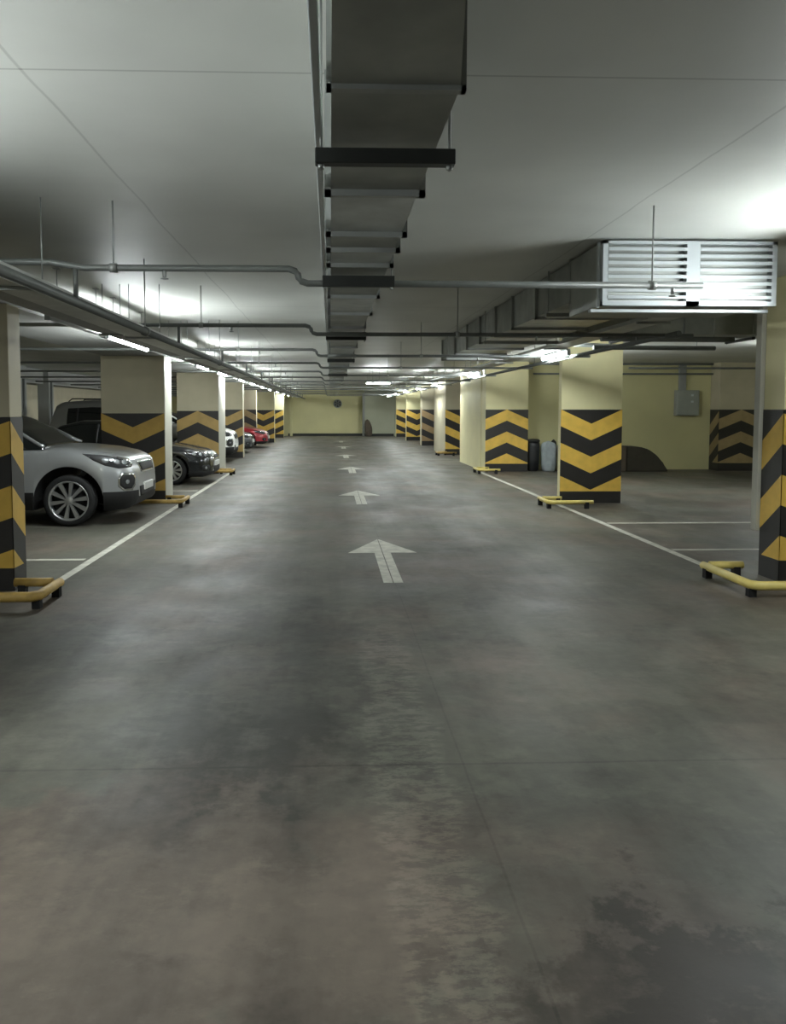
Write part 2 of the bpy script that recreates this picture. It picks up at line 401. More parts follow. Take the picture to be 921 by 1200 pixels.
def arrow(tip, base, c, name_label):
    L_ = tip-base; hb = tip-.84 if L_ > 1.9 else tip-.62
    o = (c, base, 0); a = thing('floor_arrow', o, name_label, 'arrow', 'white arrows along the middle of the lane')
    w = .085; g = .005
    mh = MB(o).poly([(c-.36, hb, 0), (c-g, hb, 0), (c-g, tip-.01, 0)], .002)
    mh.poly([(c+g, hb, 0), (c+.36, hb, 0), (c+g, tip, 0)], .002)
    mh.build('arrow_head', M['line'], a)
    MB(o).box(c-w, c-g, base, hb, 0, .002).box(c+g, c+w, base, hb, 0, .002).build('arrow_shaft', M['line'], a)
    return a
for i, (t, b, c) in enumerate(((8.81, 6.57, .545), (14.2, 12.1, .5), (20.1, 18.1, .53), (25.6, 23.8, .5), (31.4, 29.6, .52), (37, 35.2, .5))):
    arrow(t, b, c, ['nearest large white arrow painted on the floor', 'second white floor arrow, just beyond the largest', 'third white floor arrow up the lane',
                    'fourth floor arrow, small and flat', 'fifth floor arrow, a pale fleck near the far wall', 'faintest arrow fleck closest to the far wall'][i])

# ------------------------------------------------------------------ central duct
def duct_piece(root, org, x0, x1, ya, yb, z0, z1, m='galv', xa1=None):
    mb = MB(org)
    if xa1 is None: mb.box(x0, x1, ya, yb, z0, z1)
    else:
        vs = [mb.v(p) for p in ((x0, ya, z0), (xa1, ya, z0), (x1, yb, z0), (x0, yb, z0), (x0, ya, z1), (xa1, ya, z1), (x1, yb, z1), (x0, yb, z1))]
        for f in ((0, 3, 2, 1), (4, 5, 6, 7), (0, 1, 5, 4), (1, 2, 6, 5), (2, 3, 7, 6), (3, 0, 4, 7)): mb.face([vs[i] for i in f])
    return mb.build('duct_section', M[m], root)
def flange(root, org, x0, x1, y, z0, z1, e=.022, t=.012, m='flange'):
    mb = MB(org)
    mb.box(x0-e, x1+e, y-t, y+t, z0-e, z0); mb.box(x0-e, x0, y-t, y+t, z0-e, z1); mb.box(x1, x1+e, y-t, y+t, z0-e, z1)
    return mb.build('flange', M[m], root)
DX0, DX1, DZ = .004, .305, 2.25
org = (.15, 1.8, DZ)
D = thing('ventilation_duct', org, 'long galvanised ventilation duct under the ceiling down the middle of the lane', 'duct')
fl = [1.83, 2.68, 3.3, 3.62, 4.0, 5.1, 6.0, 7.0, 8.1, 9.2, 10.4, 11.8, 13.2, 14.8, 16.6, 18.6, 20.8, 23.2, 25.8]
duct_piece(D, org, DX0, .24, -3, 1.38, DZ, CZ-.01, 'galvdark')
duct_piece(D, org, DX0, DX1, 1.38, 1.83, DZ, CZ-.01, 'galvdark', .24)
MB(org).box(DX0, .245, 1.42, 1.426, DZ-.006, DZ).build('seam', M['flange'], D)
for i, (a, b) in enumerate(zip(fl, fl[1:])):
    duct_piece(D, org, DX0, DX1, a, b, DZ, CZ-.01, 'galv' if i % 2 else 'galvdark')
for i, y in enumerate(fl): flange(D, org, DX0, DX1, y, DZ, CZ-.005, e=.012 if i == 0 else .022)
for i, y in enumerate((2.17, 4.2, 7.5, 11.0, 15.6)):
    h = (.042, .06, .05, .05, .05)[i]; z = DZ-.026-h/2
    MB(org).box(DX0-.045, DX1+.045, y, y+.04, z-h/2, z+h/2, .003).build('support_bar', M['darksteel'], D)
    for x in (DX0-.028, DX1+.03):
        MB(org).tube([(x, y+.02, z-h/2-.015), (x, y+.02, CZ)], .004, 8).build('threaded_rod', M['flange'], D)
        MB(org).tube([(x, y+.02, z-h/2-.012), (x, y+.02, z-h/2)], .009, 6).build('nut', M['flange'], D)
t = MB((-.02, 0, DZ)).box(-.042, -.023, -3, 12, DZ+.005, DZ+.05, .003).build('cable_trunking', M['whitemetal'])
tag(t, 'slim pale cable trunking running along the left flank of the central duct', 'cable trunking')

# ------------------------------------------------------------------ right duct with louvred plenum
org = (2.2, 5.15, 2.3)
RD = thing('branch_duct', org, 'wide galvanised duct with louvred end hanging over the right row', 'duct')
gx0, gx1, gy, gz0, gz1 = 1.83, 3.02, 5.16, 2.2, 2.63
MB(org).box(gx0+.01, gx1-.01, gy+.05, gy+.75, gz0+.01, gz1).build('plenum_box', M['galvdark'], RD)
mb = MB(org); e = .035; mid = (gx0+gx1)/2+.02
mb.box(gx0, gx0+e, gy, gy+.05, gz0, gz1); mb.box(gx1-e, gx1, gy, gy+.05, gz0, gz1)
mb.box(mid-.045, mid+.045, gy-.002, gy+.05, gz0, gz1)
mb.box(gx0, gx1, gy, gy+.05, gz1-.02, gz1); mb.box(gx0, gx1, gy-.002, gy+.05, gz0, gz0+.03)
mb.build('grille_frame', M['whitemetal'], RD)
ns = 8
for k in range(ns):
    z = gz0+.045+k*(gz1-gz0-.065)/ns
    mb = MB(org)
    for (a, b) in ((gx0+e, mid-.045), (mid+.045, gx1-e)):
        vs = [mb.v(p) for p in ((a, gy-.004, z), (b, gy-.004, z), (b, gy+.03, z+.024), (a, gy+.03, z+.024), (a, gy-.004, z+.022), (b, gy-.004, z+.022), (b, gy+.03, z+.03), (a, gy+.03, z+.03))]
        for f in ((0, 3, 2, 1), (4, 5, 6, 7), (0, 1, 5, 4), (1, 2, 6, 5), (2, 3, 7, 6), (3, 0, 4, 7)): mb.face([vs[i] for i in f])
    mb.build('louvre', M['whitemetal'], RD)
MB(org).box(gx0-.02, gx0-.006, gy+.04, gy+.07, gz0-.01, gz1).build('side_flange', M['whitemetal'], RD)
MB(org).box(gx0-.05, gx1, gy+.09, gy+.14, gz0-.035, gz0-.012, .004).build('bottom_rail', M['whitemetal'], RD)
rf = [5.9, 6.9, 7.8, 8.6, 9.5, 10.4, 11.4, 12.7]
for a, b in zip(rf, rf[1:]): duct_piece(RD, org, 1.86, 2.6, a, b, 2.33, CZ-.01, 'galv' if rf.index(a) % 2 else 'galvdark')
for y in rf: flange(RD, org, 1.86, 2.6, y, 2.33, CZ-.005, e=.025)
for y in (6.4, 9.0, 11.9):
    MB(org).box(1.8, 2.68, y, y+.04, 2.27, 2.305).build('support_bar', M['flange'], RD)
    for x in (1.82, 2.66): MB(org).tube([(x, y+.02, 2.26), (x, y+.02, CZ)], .005, 8).build('threaded_rod', M['flange'], RD)
org = (4, 8.8, 2.3)
CD = thing('cross_duct', org, 'galvanised duct crossing the right bays behind the louvred box', 'duct')
cf = [2.74, 3.35, 3.97, 4.9, 6.0, 7.4]
for a, b in zip(cf, cf[1:]): MB(org).box(a, b, 8.55, 9.0, 2.34, CZ-.03).build('duct_section', M['galv' if cf.index(a) % 2 else 'galvdark'], CD)
for x in cf:
    mb = MB(org); mb.box(x-.012, x+.012, 8.525, 9.02, 2.315, 2.34); mb.box(x-.012, x+.012, 8.525, 8.55, 2.34, CZ-.01); mb.box(x-.012, x+.012, 9.0, 9.02, 2.34, CZ-.01); mb.build('flange', M['flange'], CD)
for x in (3.3, 4.7, 6.5):
    MB(org).box(x, x+.04, 8.48, 9.07, 2.28, 2.31).build('support_bar', M['darksteel'], CD)
    for y in (8.49, 9.06): MB(org).tube([(x+.02, y, 2.27), (x+.02, y, CZ)], .005, 8).build('threaded_rod', M['flange'], CD)

# ------------------------------------------------------------------ cable trays
def tray(x0, x1, z, ya, yb, m, label, lip=.035, step=2.9):
    org = ((x0+x1)/2, ya, z)
    t = thing('cable_tray', org, label, 'cable tray', 'cable trays under the ceiling')
    mb = MB(org); mb.box(x0, x1, ya, yb, z, z+.006); mb.box(x0, x0+.006, ya, yb, z+.006, z+lip); mb.box(x1-.006, x1, ya, yb, z+.006, z+lip)
    mb.build('tray_channel', M[m], t)
    mb = MB(org)
    y = ya+.5; n = 0
    while y < yb and n < 24:
        h = thing_part = MB(org); h.tube([(x0+.01, y, z), (x0+.01, y, CZ)], .004, 6); h.tube([(x1-.01, y, z), (x1-.01, y, CZ)], .004, 6)
        h.box(x0-.02, x1+.02, y-.015, y+.015, z-.02, z-.001); h.build('hanger', M['flange'], t)
        y += step; n += 1
    for i in range(3):
        xx = x0+.06+(x1-x0-.12)*i/2
        MB(org).tube([(xx+.012*math.sin(k*1.7+i), ya+(yb-ya)*k/30, z+.02) for k in range(31)], .013, 8).build('cable', M['rubber'] if i != 1 else M['whitemetal'], t)
    return t
tray(-1.86, -1.56, 2.17, -2, 43, 'tray', 'pale cable tray hanging along the left row beside the dark pipe')
tray(-2.1, -1.92, 2.2, -2, 43, 'traydark', 'darker narrow cable tray beside the left row of lamps', lip=.03)
tray(2.70, 2.96, 2.27, 6.2, 42, 'tray', 'cable tray running along the right row beside the lamps')

# ------------------------------------------------------------------ pipes
mp = thing('sprinkler_main', (-1.42, 0, 2.09), 'dark sprinkler main pipe running lengthwise over the left side of the lane', 'pipe')
MB((-1.42, 0, 2.09)).tube([(-1.42, -2, 2.1), (-1.42, 43, 2.1)], .026).build('pipe_run', M['pipe'], mp)
for y in range(2, 42, 4):
    MB((-1.42, 0, 2.09)).tube([(-1.42, y, 2.1), (-1.42, y, CZ)], .005, 6).build('hanger_rod', M['flange'], mp)
    MB((-1.42, 0, 2.09)).lathe_y((-1.42, y, 2.1), [(.026, -.02), (.036, -.02), (.036, .02), (.026, .02)], 16).build('pipe_clamp', M['pipe'], mp)
rp = thing('sprinkler_main', (2.98, 7, 2.2), 'dark pipe running lengthwise above the right row of lamps', 'pipe')
MB((2.98, 7, 2.2)).tube([(3.2, 7, 2.2), (3.2, 43, 2.2)], .024).build('pipe_run', M['pipe'], rp)
for y in range(8, 42, 4): MB((2.98, 7, 2.2)).tube([(3.2, y, 2.2), (3.2, y, CZ)], .005, 6).build('hanger_rod', M['flange'], rp)

ordn = ['nearest', 'second nearest', 'third', 'fourth', 'fifth', 'sixth', 'seventh', 'eighth', 'ninth', 'tenth', 'eleventh', 'twelfth', 'thirteenth', 'last']
def sprinkler(org, x, y, z, root):
    h = MB(org).tube([(x, y, z), (x, y, z-.05)], .011, 8).build('sprinkler_head', M['flange'], root)
    MB(org).lathe_z((x, y, z-.065), [(.004, 0), (.022, .004), (.022, .008), (.004, .012)], 12).build('deflector', M['flange'], h)
for k in range(13):
    y = 4.36+2.9*k; zl, zr, xs = 2.285, 2.205, -.16-.0*k; org = (0, y, 2.2)
    r = thing('sprinkler_pipe', org, '%s of the dark pipes crossing under the ceiling, counted from the camera' % ordn[k], 'pipe', 'dark sprinkler pipes crossing the lane')
    xr = 2.12 if k == 0 else 3.45
    pts = [(-8.2 if k else -2.6, y, zl+(.03 if k == 0 else 0)), (-1.55, y, zl+(.03 if k == 0 else 0)), (-1.36, y, zl), (xs-.07, y, zl), (xs-.035, y, zl-.012), (xs-.02, y, zl-.03),
           (xs-.015, y, zr+.03), (xs, y, zr+.012), (xs+.035, y, zr), (xr, y, zr)]
    MB(org).tube(pts, .0185, 14).build('pipe_run', M['pipe'], r)
    MB(org).tube([(-1.41, y, zl), (-1.41, y, 2.12)], .014, 10).build('drop_pipe', M['pipe'], r)
    MB(org).tube([(-.03, y, zr), (.34, y, zr)], .022, 12).build('coupling', M['pipe'], r)
    if k < 8:
        sprinkler(org, -.92, y, zl, r); sprinkler(org, 1.95, y, zr, r)
        for x, z in ((-1.2, zl), (1.83 if k == 0 else 1.2, zr)):
            MB(org).tube([(x, y, z), (x, y, CZ)], .005, 8).build('hanger_rod', M['flange'], r)
            MB(org).tube([(x-.02, y, z), (x+.02, y, z)], .026, 12).build('hanger_ring', M['flange'], r)
for i, (z, x0) in enumerate(((2.62, 5.0), (2.5, 7.2), (2.38, 5.0))):
    r = MB((x0, 18.6, z)).tube([(x0, 18.85 if i != 1 else 18.4, z), (11.8, 18.85 if i != 1 else 18.4, z)], .024, 10).build('wall_pipe', M['pipe'])
    tag(r, ['uppermost thin pipe along the end wall of the right bay', 'thin pipe hanging before the end wall of the right bay, between two others', 'lowest thin pipe along the end wall above the grey box'][i], 'pipe', 'pipes along the right bay wall')
for i, (xa, ya, xb, yb, z) in enumerate(((2.9, 8.2, 4.4, 8.3, 2.26), (2.9, 10.2, 4.6, 10.9, 2.38), (3.3, 9.6, 4.9, 9.7, 2.28))):
    r = thing('service_pipe', (xa, ya, z), None, None)
    MB((xa, ya, z)).tube([(xa, ya, z), (xb, yb, z)], .03, 10).build('pipe_run', M['pipe'], r)
    for q in (.15, .85): MB((xa, ya, z)).tube([(xa+(xb-xa)*q, ya+(yb-ya)*q, z), (xa+(xb-xa)*q, ya+(yb-ya)*q, CZ+.01)], .005, 6).build('hanger_rod', M['flange'], r)
    tag(r, ['dark service pipe just under the crossing duct on the right', 'dark slanting service pipe beside the wide right column top', 'short dark service pipe behind the crossing duct'][i], 'pipe', 'service pipes over the right row')

# ------------------------------------------------------------------ lamps
def lamp(x, y, z, L_=1.2, lit=True, label='', rz=0):
    r = thing('tube_lamp', (x, y, z), label, 'lamp', 'tube lamps in rows over the lane')
    r.rotation_euler.z = rz
    o = (0, 0, 0)
    MB(o).box(-.026, .026, -L_/2, L_/2, .024, .05, .004).build('lamp_housing', M['whitemetal'], r)
    MB(o).tube([(0, -L_/2+.03, 0), (0, L_/2-.03, 0)], .025, 14).build('lamp_tube', M['lamp' if lit else 'lampoff'], r)
    for s in (-1, 1): MB(o).box(-.024, .024, s*(L_/2)-.012, s*(L_/2)+.012, -.03, .028, .003).build('end_cap', M['whitemetal'], r)
    for s in (-.35, .35): MB(o).tube([(0, s*L_, .05), (0, s*L_, CZ-z)], .004, 6).box(-.025, .025, s*L_-.025, s*L_+.025, CZ-z-.008, CZ-z+.001).build('suspension_rod', M['flange'], r)
    return r
LZ = 2.235
left = [(.9, 1.3, 'lit tube lamp at the upper left nearest the camera'), (2.4, 1.3, 'added out-of-view tube lamp on the left, brightening the near ceiling'), (8.65, 1.7, 'large bright tube lamp over the silver car'), (13.5, 1.2, 'lit tube lamp before the bright one above the second left column'),  # second lamp added out of view to brighten the near ceiling
        (15.9, 1.25, 'bright tube lamp over the black car'), (19.4, 1.2, 'tube lamp over the second column from the black car'), (21.9, 1.2, 'tube lamp over the white car'),
        (25.2, 1.2, 'tube lamp above the dim striped left column'), (28.4, 1.2, 'tube lamp above the dark grey car'), (32.2, 1.2, 'tube lamp above the red car'), (36.8, 1.2, 'tube lamp next to the last on the left'), (41., 1.2, 'last tube lamp of the left row at the far wall')]
for y, L_, lb in left: lamp(-2.23, y, LZ, L_, True, lb)
lamp(-2.23, 6.95, LZ, 1.5, False, 'unlit tube fitting in line before the bright left lamp')
right = [(4.25, 'bright tube lamp just beyond the right picture edge beside the louvred box'), (10.5, 'bright tube lamp before the wide right column'), (16.4, 'bright tube lamp beside the plain right side wall'),
         (22.6, 'tube lamp above the plain right side wall end'), (26.8, 'tube lamp above the long pier on the right'), (31.5, 'tube lamp before the shaded brownish column'), (36.2, 'tube lamp by the last but one right column'), (40.8, 'last tube lamp of the right row')]
for y, lb in right: lamp(3.08, y, LZ, 1.2, True, lb)
lamp(1.42, 22.8, 2.27, .75, True, 'single cross-mounted lamp glowing blue white near the middle of the lane', PI/2)
lamp(8.0, 12.5, 2.4, 1.2, True, 'added out-of-view tube lamp brightening the right bay')  # extra lamp outside the view, added to brighten the bay's end wall
lamp(4.78, 14.4, 2.45, 1.2, True, 'added tube lamp hidden behind the wide column, brightening the right bay')  # extra lamp tucked behind the column, added to lighten the right bay

# ------------------------------------------------------------------ things on walls
e = thing('electrical_box', (8.87, 18.9, 1.35), 'grey electrical box on the end wall of the right bay', 'electrical box')
o = (8.87, 18.9, 1.35)
MB(o).box(8.57, 9.14, 18.78, 18.949, 1.35, 1.98, .01).build('cabinet', M['boxgrey'], e)
d = MB(o).box(8.6, 9.11, 18.765, 18.78, 1.38, 1.95, .004).build('cabinet_door', M['boxgrey'], e)
for z in (1.67, 1.83): MB(o).box(8.92, 8.98, 18.755, 18.766, z, z+.05).build('white_marking', M['whitemetal'], d)
MB(o).box(8.67, 8.84, 18.87, 18.949, 1.98, CZ-.01, .004).build('riser_duct', M['beam'], e)
f = thing('wall_fan', (.42, Y1-.05, 1.84), 'small round dark vent high on the far wall', 'vent')
o = (.42, Y1-.05, 1.84)
MB(o).lathe_y((.42, Y1-.05, 1.84), [(.2, .05), (.25, .05), (.25, -.05), (.2, -.05), (.2, .03)], 32).build('vent_ring', M['boxgrey'], f)
MB(o).tube([(.42, Y1-.02, 1.84), (.42, Y1-.001, 1.84)], .2, 32).build('vent_back', M['darksteel'], f)
for k in range(6):
    a = k*PI/3; mb = MB(o); c = Vector((.42, Y1-.06, 1.84)); u = Vector((math.cos(a), 0, math.sin(a))); w = Vector((-math.sin(a), 0, math.cos(a)))
    vs = [mb.v(c+u*.03-w*.02), mb.v(c+u*.19-w*.05+Vector((0, .02, 0))), mb.v(c+u*.19+w*.05), mb.v(c+u*.03+w*.02)]
    vs2 = [mb.v(Vector(q.co)/K+Vector(o)+Vector((0, .006, 0))) for q in vs]
    mb.face(vs); mb.face(list(reversed(vs2)))
    for i in range(4): mb.face([vs[i], vs[(i+1) % 4], vs2[(i+1) % 4], vs2[i]])
    mb.build('fan_blade', M['pipe'], f)

# soft goods standing behind the right columns
def sack(name, c, rx, ry, h, m, label, cat, seed, lean=0., group=None, tip=.55):
    random.seed(seed); mb = MB(c); n, rows = 28, 16; ph = [random.random()*6 for _ in range(4)]
    rings = []
    for i in range(rows+1):
        t = i/rows; prof = (1-.25*(1-t)**6)*(1 if t < tip else math.sqrt(max(0.0, 1-((t-tip)/(1-tip))**2))*.9+.1)
        ring = []
        for j in range(n):
            a = 2*PI*j/n
            q = 1+.07*math.sin(3*a+ph[0]+t*3)+.05*math.sin(5*a+ph[1]-t*5)+.03*math.sin(9*a+ph[2])
            ca, sa = math.cos(a), math.sin(a)
            px = math.copysign(abs(ca)**.7, ca)*rx*prof*q; py = math.copysign(abs(sa)**.7, sa)*ry*prof*q
            ring.append(mb.v((c[0]+px+lean*t*t, c[1]+py, c[2]+h*t+.0*math.sin(2*a))))
        rings.append(ring)
    for A, B in zip(rings, rings[1:]):
        for j in range(n):
            fc = mb.face([A[j], A[(j+1) % n], B[(j+1) % n], B[j]])
            if fc: fc.smooth = True
    mb.face(list(reversed(rings[0]))); mb.face(rings[-1])
    return tag(mb.build(name, M[m]), label, cat, group)
bn = thing('waste_bin', (4.95, 18.6, 0), 'black rounded bin standing behind the column at the wall end', 'bin')
MB((4.95, 18.6, 0)).lathe_z((4.95, 18.6, 0), [(.1, 0), (.14, .03), (.155, .3), (.16, .6), (.15, .72)], 32).build('bin_body', M['duct_black'], bn)
MB((4.95, 18.6, 0)).lathe_z((4.95, 18.6, .72), [(.165, 0), (.165, .03), (.13, .06), (.04, .07)], 32).build('bin_lid', M['duct_black'], bn)
sack('cloth_bundle', (5.3, 18.5, 0), .17, .16, .74, 'greycloth', 'pale blue-grey wrapped bundle standing beside the black bin', 'bundle', 3, tip=.8)
sack('cloth_bundle', (5.7, 18.5, 0), .16, .16, .70, 'greycloth', 'pale blue-grey wrapped bundle half hidden by the wide right column', 'bundle', 5, tip=.85)
sack('dark_board_bundle', (5.5, 18.75, 0), .06, .08, .77, 'duct_black', 'narrow dark bundle between the two pale ones', 'bundle', 9, tip=.85)
mb = MB((6.95, 18.2, 0)); mb.box(6.78, 7.12, 18.2, 18.7, 0, .62, .03)
tag(mb.build('storage_box', M['brownstuff']), 'brownish upright box against the end wall, half hidden by the wide right column', 'box')
mb = MB((7.6, 18.4, 0))
mb.poly([(7.15, 18.3, 0), (8.2, 18.3, 0), (8.05, 18.3, .22), (7.9, 18.3, .4), (7.7, 18.3, .54), (7.5, 18.3, .6), (7.2, 18.3, .61), (7.15, 18.3, .56)], .55, 1)
bmesh.ops.bevel(mb.bm, geom=list(mb.bm.edges), offset=.03, segments=2, affect='EDGES')
tag(mb.build('covered_heap', M['darkcloth']), 'low dark covered heap sloping down to the right against the end wall', 'heap')
sack('dark_shape', (2.15, Y1-.85, 0), .2, .16, .95, 'brownstuff', 'dark slim upright shape at the far wall corner', 'bundle', 14, lean=-.08, tip=.3)  # upright shape put in for an unidentified dark mark

# ------------------------------------------------------------------ cars
def interp(tab, x):
    if x <= tab[0][0]: return tab[0][1]
    for (a, va), (b, vb) in zip(tab, tab[1:]):
        if x <= b:
            t = (x-a)/(b-a); t = t*t*(3-2*t)*.35+t*.65
            return va+(vb-va)*t
    return tab[-1][1]
def make_car(label, loc, paint, p, group='cars parked nose out in the left bays', rz=0, detail=True):
    """local: x forward, origin under the front axle; metres"""
    r = thing('car', loc, label, 'car', group, rz=rz)
    W, R, WB = p['W']/2, p['R'], p['WB']; front, rear = p['front'], -WB-p['rear']
    top, zb0, hw = p['top'], p['zb'], p['hw']
    arch = R+p.get('gap', .055)
    xs = set()
    n = 90
    for i in range(n+1): xs.add(round(rear+(front-rear)*i/n, 4))
    for c in (0, -WB):
        for k in range(25): xs.add(round(c+arch*math.cos(PI*k/24), 4))
    for d in (.005, .012, .022, .035, .05, .07, .09): xs.add(round(front-d, 4)); xs.add(round(rear+d, 4))
    xs = sorted(xs)
    bm = bmesh.new(); rings = []
    cl = p['clad']
    for x in xs:
        zb = interp(zb0, x); w = W*interp(hw, x); zt = interp(top, x)
        in_arch = False; fl_ = 0
        for c in (0, -WB):
            d = abs(x-c)
            if d < arch:
                za = R+math.sqrt(max(0, arch*arch-d*d))
                if za > zb: zb = za; in_arch = True
            fl_ = max(fl_, .018*max(0, 1-max(0, d-arch*.5)/(arch*.8)))
        sh = zt-p['shoulder'](x)
        z3 = max(cl, zb+.012); z4 = max(zb+.03, z3+.4*(sh-z3)); z5 = max(z4+.02, sh-.07)
        wf = w+fl_
        sec = [(0, zb), (w*.6, zb), (wf-.035 if not in_arch else wf-.02, zb), (wf-.004, zb+.006), (wf, z3), (w+fl_*.5, z4), (w-.012, z5), (w-.06, sh-.005), (w*.72, zt-.02*(zt-sh)/.1-.012), (w*.4, zt-.003), (0, zt)]
        L_ = [bm.verts.new((x, -y, z)) for y, z in sec]; Rr = [bm.verts.new((x, y, z)) for y, z in sec[1:-1]]
        rings.append(L_+list(reversed(Rr)))
    m = len(rings[0]); NS = 11
    for A, B in zip(rings, rings[1:]):
        for j in range(m):
            f = bm.faces.new([A[j], A[(j+1) % m], B[(j+1) % m], B[j]]); f.smooth = True; f.material_index = 1 if j in (0, 1, 2, m-1, m-2, m-3) else 0
    bm.faces.new(rings[0]); bm.faces.new(list(reversed(rings[-1])))
    bmesh.ops.recalc_face_normals(bm, faces=bm.faces)
    bvh = BVHTree.FromBMesh(bm)
    # split the cladding off
    low = bmesh.new(); mp_ = {}
    def emit(dst, fs, cache):
        for f in fs:
            vs = []
            for v in f.verts:
                if v.index not in cache: cache[v.index] = dst.verts.new(v.co)
                vs.append(cache[v.index])
            g = dst.faces.new(vs); g.smooth = f.smooth; g.material_index = 0
    bm.verts.index_update()
    lows = [f for f in bm.faces if len(f.verts) == 4 and max(v.co.z for v in f.verts) <= cl+.002 or f.normal.z < -.9 or f.material_index]
    ls = set(lows); emit(low, lows, {}); up = bmesh.new(); emit(up, [f for f in bm.faces if f not in ls], {})
    def mk(b_, name, m_, par=r, sharp=True):
        me = bpy.data.meshes.new(name); b_.to_mesh(me); b_.free(); me.materials.append(m_)
        o = bpy.data.objects.new(name, me); col.objects.link(o); o.parent = par; return o
    body = mk(up, 'body', M[paint]); mk(low, 'lower_cladding', M['cladding'])
    # cabin
    cab = bmesh.new(); rings = []; ct = p['cab']; x0c, x1c = ct[0][0], ct[-1][0]
    cx = [x0c+(x1c-x0c)*i/48 for i in range(49)]
    for x in cx:
        zr = interp(ct, x); zl = interp(top, x)-.05; zl = min(zl, zr-.02)
        wb = W*interp(hw, x)-.07; k = min(1, (zr-zl)/(p['H']-zl)); wr = wb-(wb-p['roofw']/2)*k
        sec = [(wb, zl), (wb-(wb-wr)*.5+.012*k, zl+(zr-zl)*.5), (wr+.01, zr-p.get('band', .09)*k), (wr-.05*k, zr-.03*k), (wr*.6, zr-.005), (0, zr)]
        L_ = [cab.verts.new((x, -y, z)) for y, z in sec]; Rr = [cab.verts.new((x, y, z)) for y, z in sec[:-1]]
        rings.append(L_+list(reversed(Rr)))
    m = len(rings[0])
    roof = bmesh.new(); rc = {}
    rf0, rf1 = p['roofx']
    for ri, (A, B) in enumerate(zip(rings, rings[1:])):
        for j in range(m-1):
            f = cab.faces.new([A[j], A[j+1], B[j+1], B[j]]); f.smooth = True
            xm = (A[j].co.x+B[j].co.x)/2
            if (rf0 <= xm <= rf1 and 2 <= j <= m-4) or xm < x0c+p.get('paint_rear', 0):
                vs = []
                for v in f.verts:
                    if v not in rc: rc[v] = roof.verts.new(v.co+Vector((0, 0, .006))+Vector((0, math.copysign(.004, v.co.y) if abs(v.co.y) > .1 else 0, 0)))
                    vs.append(rc[v])
                g = roof.faces.new(vs); g.smooth = True
    cab.faces.new(rings[0]); cab.faces.new(list(reversed(rings[-1])))
    bmesh.ops.recalc_face_normals(cab, faces=cab.faces); bmesh.ops.recalc_face_normals(roof, faces=roof.faces)
    cbvh = BVHTree.FromBMesh(cab)
    mk(cab, 'window_glass', M['glass']); mk(roof, 'roof', M[paint])
    def on_side(x, t, s):     # point on the cabin side; t 0 belt .. 1 roof
        zr = interp(ct, x); zl = min(interp(top, x)-.05, zr-.02)
        wb = W*interp(hw, x)-.07; k = min(1, (zr-zl)/(p['H']-zl)); wr = wb-(wb-p['roofw']/2)*k
        if t > .5: tt = (t-.5)*2; a = wb-(wb-wr)*.5+.012*k; return Vector((x, s*(a+(wr+.01-a)*tt), zl+(zr-zl)*.5+((zr-p.get('band', .09)*k)-(zl+(zr-zl)*.5))*tt))
        return Vector((x, s*(wb-(wb-wr)*t+.012*k*2*t), zl+(zr-zl)*t))
    for s in (-1, 1):
        fr = [x for x in cx if x >= rf1-.05]
        MB(s=1).tube([on_side(x, 1, s) for x in fr], .028, 8).build('pillar', M[paint], r)
        for px_ in p['pillars']:
            MB(s=1).tube([on_side(px_, t/4, s) for t in range(5)], .03, 8).build('pillar', M['cladding'], r)
    # projected patches
    def patch(name, poly, dvec, uvec, org_, m_, off=.004, par=r, rings_=5, thick=.012, tree=bvh):
        dvec = Vector(dvec).normalized(); uvec = Vector(uvec).normalized(); vv = Vector((0, 0, 1)); org_ = Vector(org_)
        pts = []
        for i in range(len(poly)):
            a, b_ = poly[i], poly[(i+1) % len(poly)]
            for k in range(4): pts.append((a[0]+(b_[0]-a[0])*k/4, a[1]+(b_[1]-a[1])*k/4))
        cxx = sum(q[0] for q in pts)/len(pts); czz = sum(q[1] for q in pts)/len(pts)
        bmp = bmesh.new()
        def hit(u, z, o_):
            st = org_+uvec*u+vv*z-dvec*3
            h = tree.ray_cast(st, dvec)
            return h[0]-dvec*o_ if h[0] is not None else None
        c = hit(cxx, czz, off)
        if c is None: return None
        cv = bmp.verts.new(c); prev = None; last = None
        for q in range(1, rings_+1):
            f_ = q/rings_; ring = []
            for (u, z) in pts:
                h = hit(cxx+(u-cxx)*f_, czz+(z-czz)*f_, off if q < rings_ else off*.7)
                ring.append(bmp.verts.new(h if h is not None else (last or c))); last = ring[-1].co.copy()
            n_ = len(ring)
            for i in range(n_):
                if prev is None: f = bmp.faces.new([cv, ring[i], ring[(i+1) % n_]])
                else: f = bmp.faces.new([prev[i], ring[i], ring[(i+1) % n_], prev[(i+1) % n_]])
                f.smooth = True
            prev = ring
        # skirt for thickness
        sk = [bmp.verts.new(v.co+dvec*thick) for v in prev]; n_ = len(sk)
        for i in range(n_): bmp.faces.new([prev[i], sk[i], sk[(i+1) % n_], prev[(i+1) % n_]])
        bmesh.ops.recalc_face_normals(bmp, faces=bmp.faces)
        return mk(bmp, name, m_, par)
    fz = p['front_z']      # dict of heights
    for s in (-1, 1):
        dv = (-1, -s*1., 0); uv = (1, -s*1., 0); o_ = (front-.25, s*(W-.25), 0)
        hl = patch('headlight', p['headlight'], dv, uv, o_, M['headlamp'], .006)
        if hl and detail:
            cxh = sum(q[0] for q in p['headlight'])/len(p['headlight']); czh = sum(q[1] for q in p['headlight'])/len(p['headlight'])
            for du in (-.12, .02, .14):
                patch('headlight_lens', [(cxh+du+.045*math.cos(a*PI/4), czh-.0+.04*math.sin(a*PI/4)-du*.12) for a in range(8)], dv, uv, o_, M['lens'], .014, hl, 3)
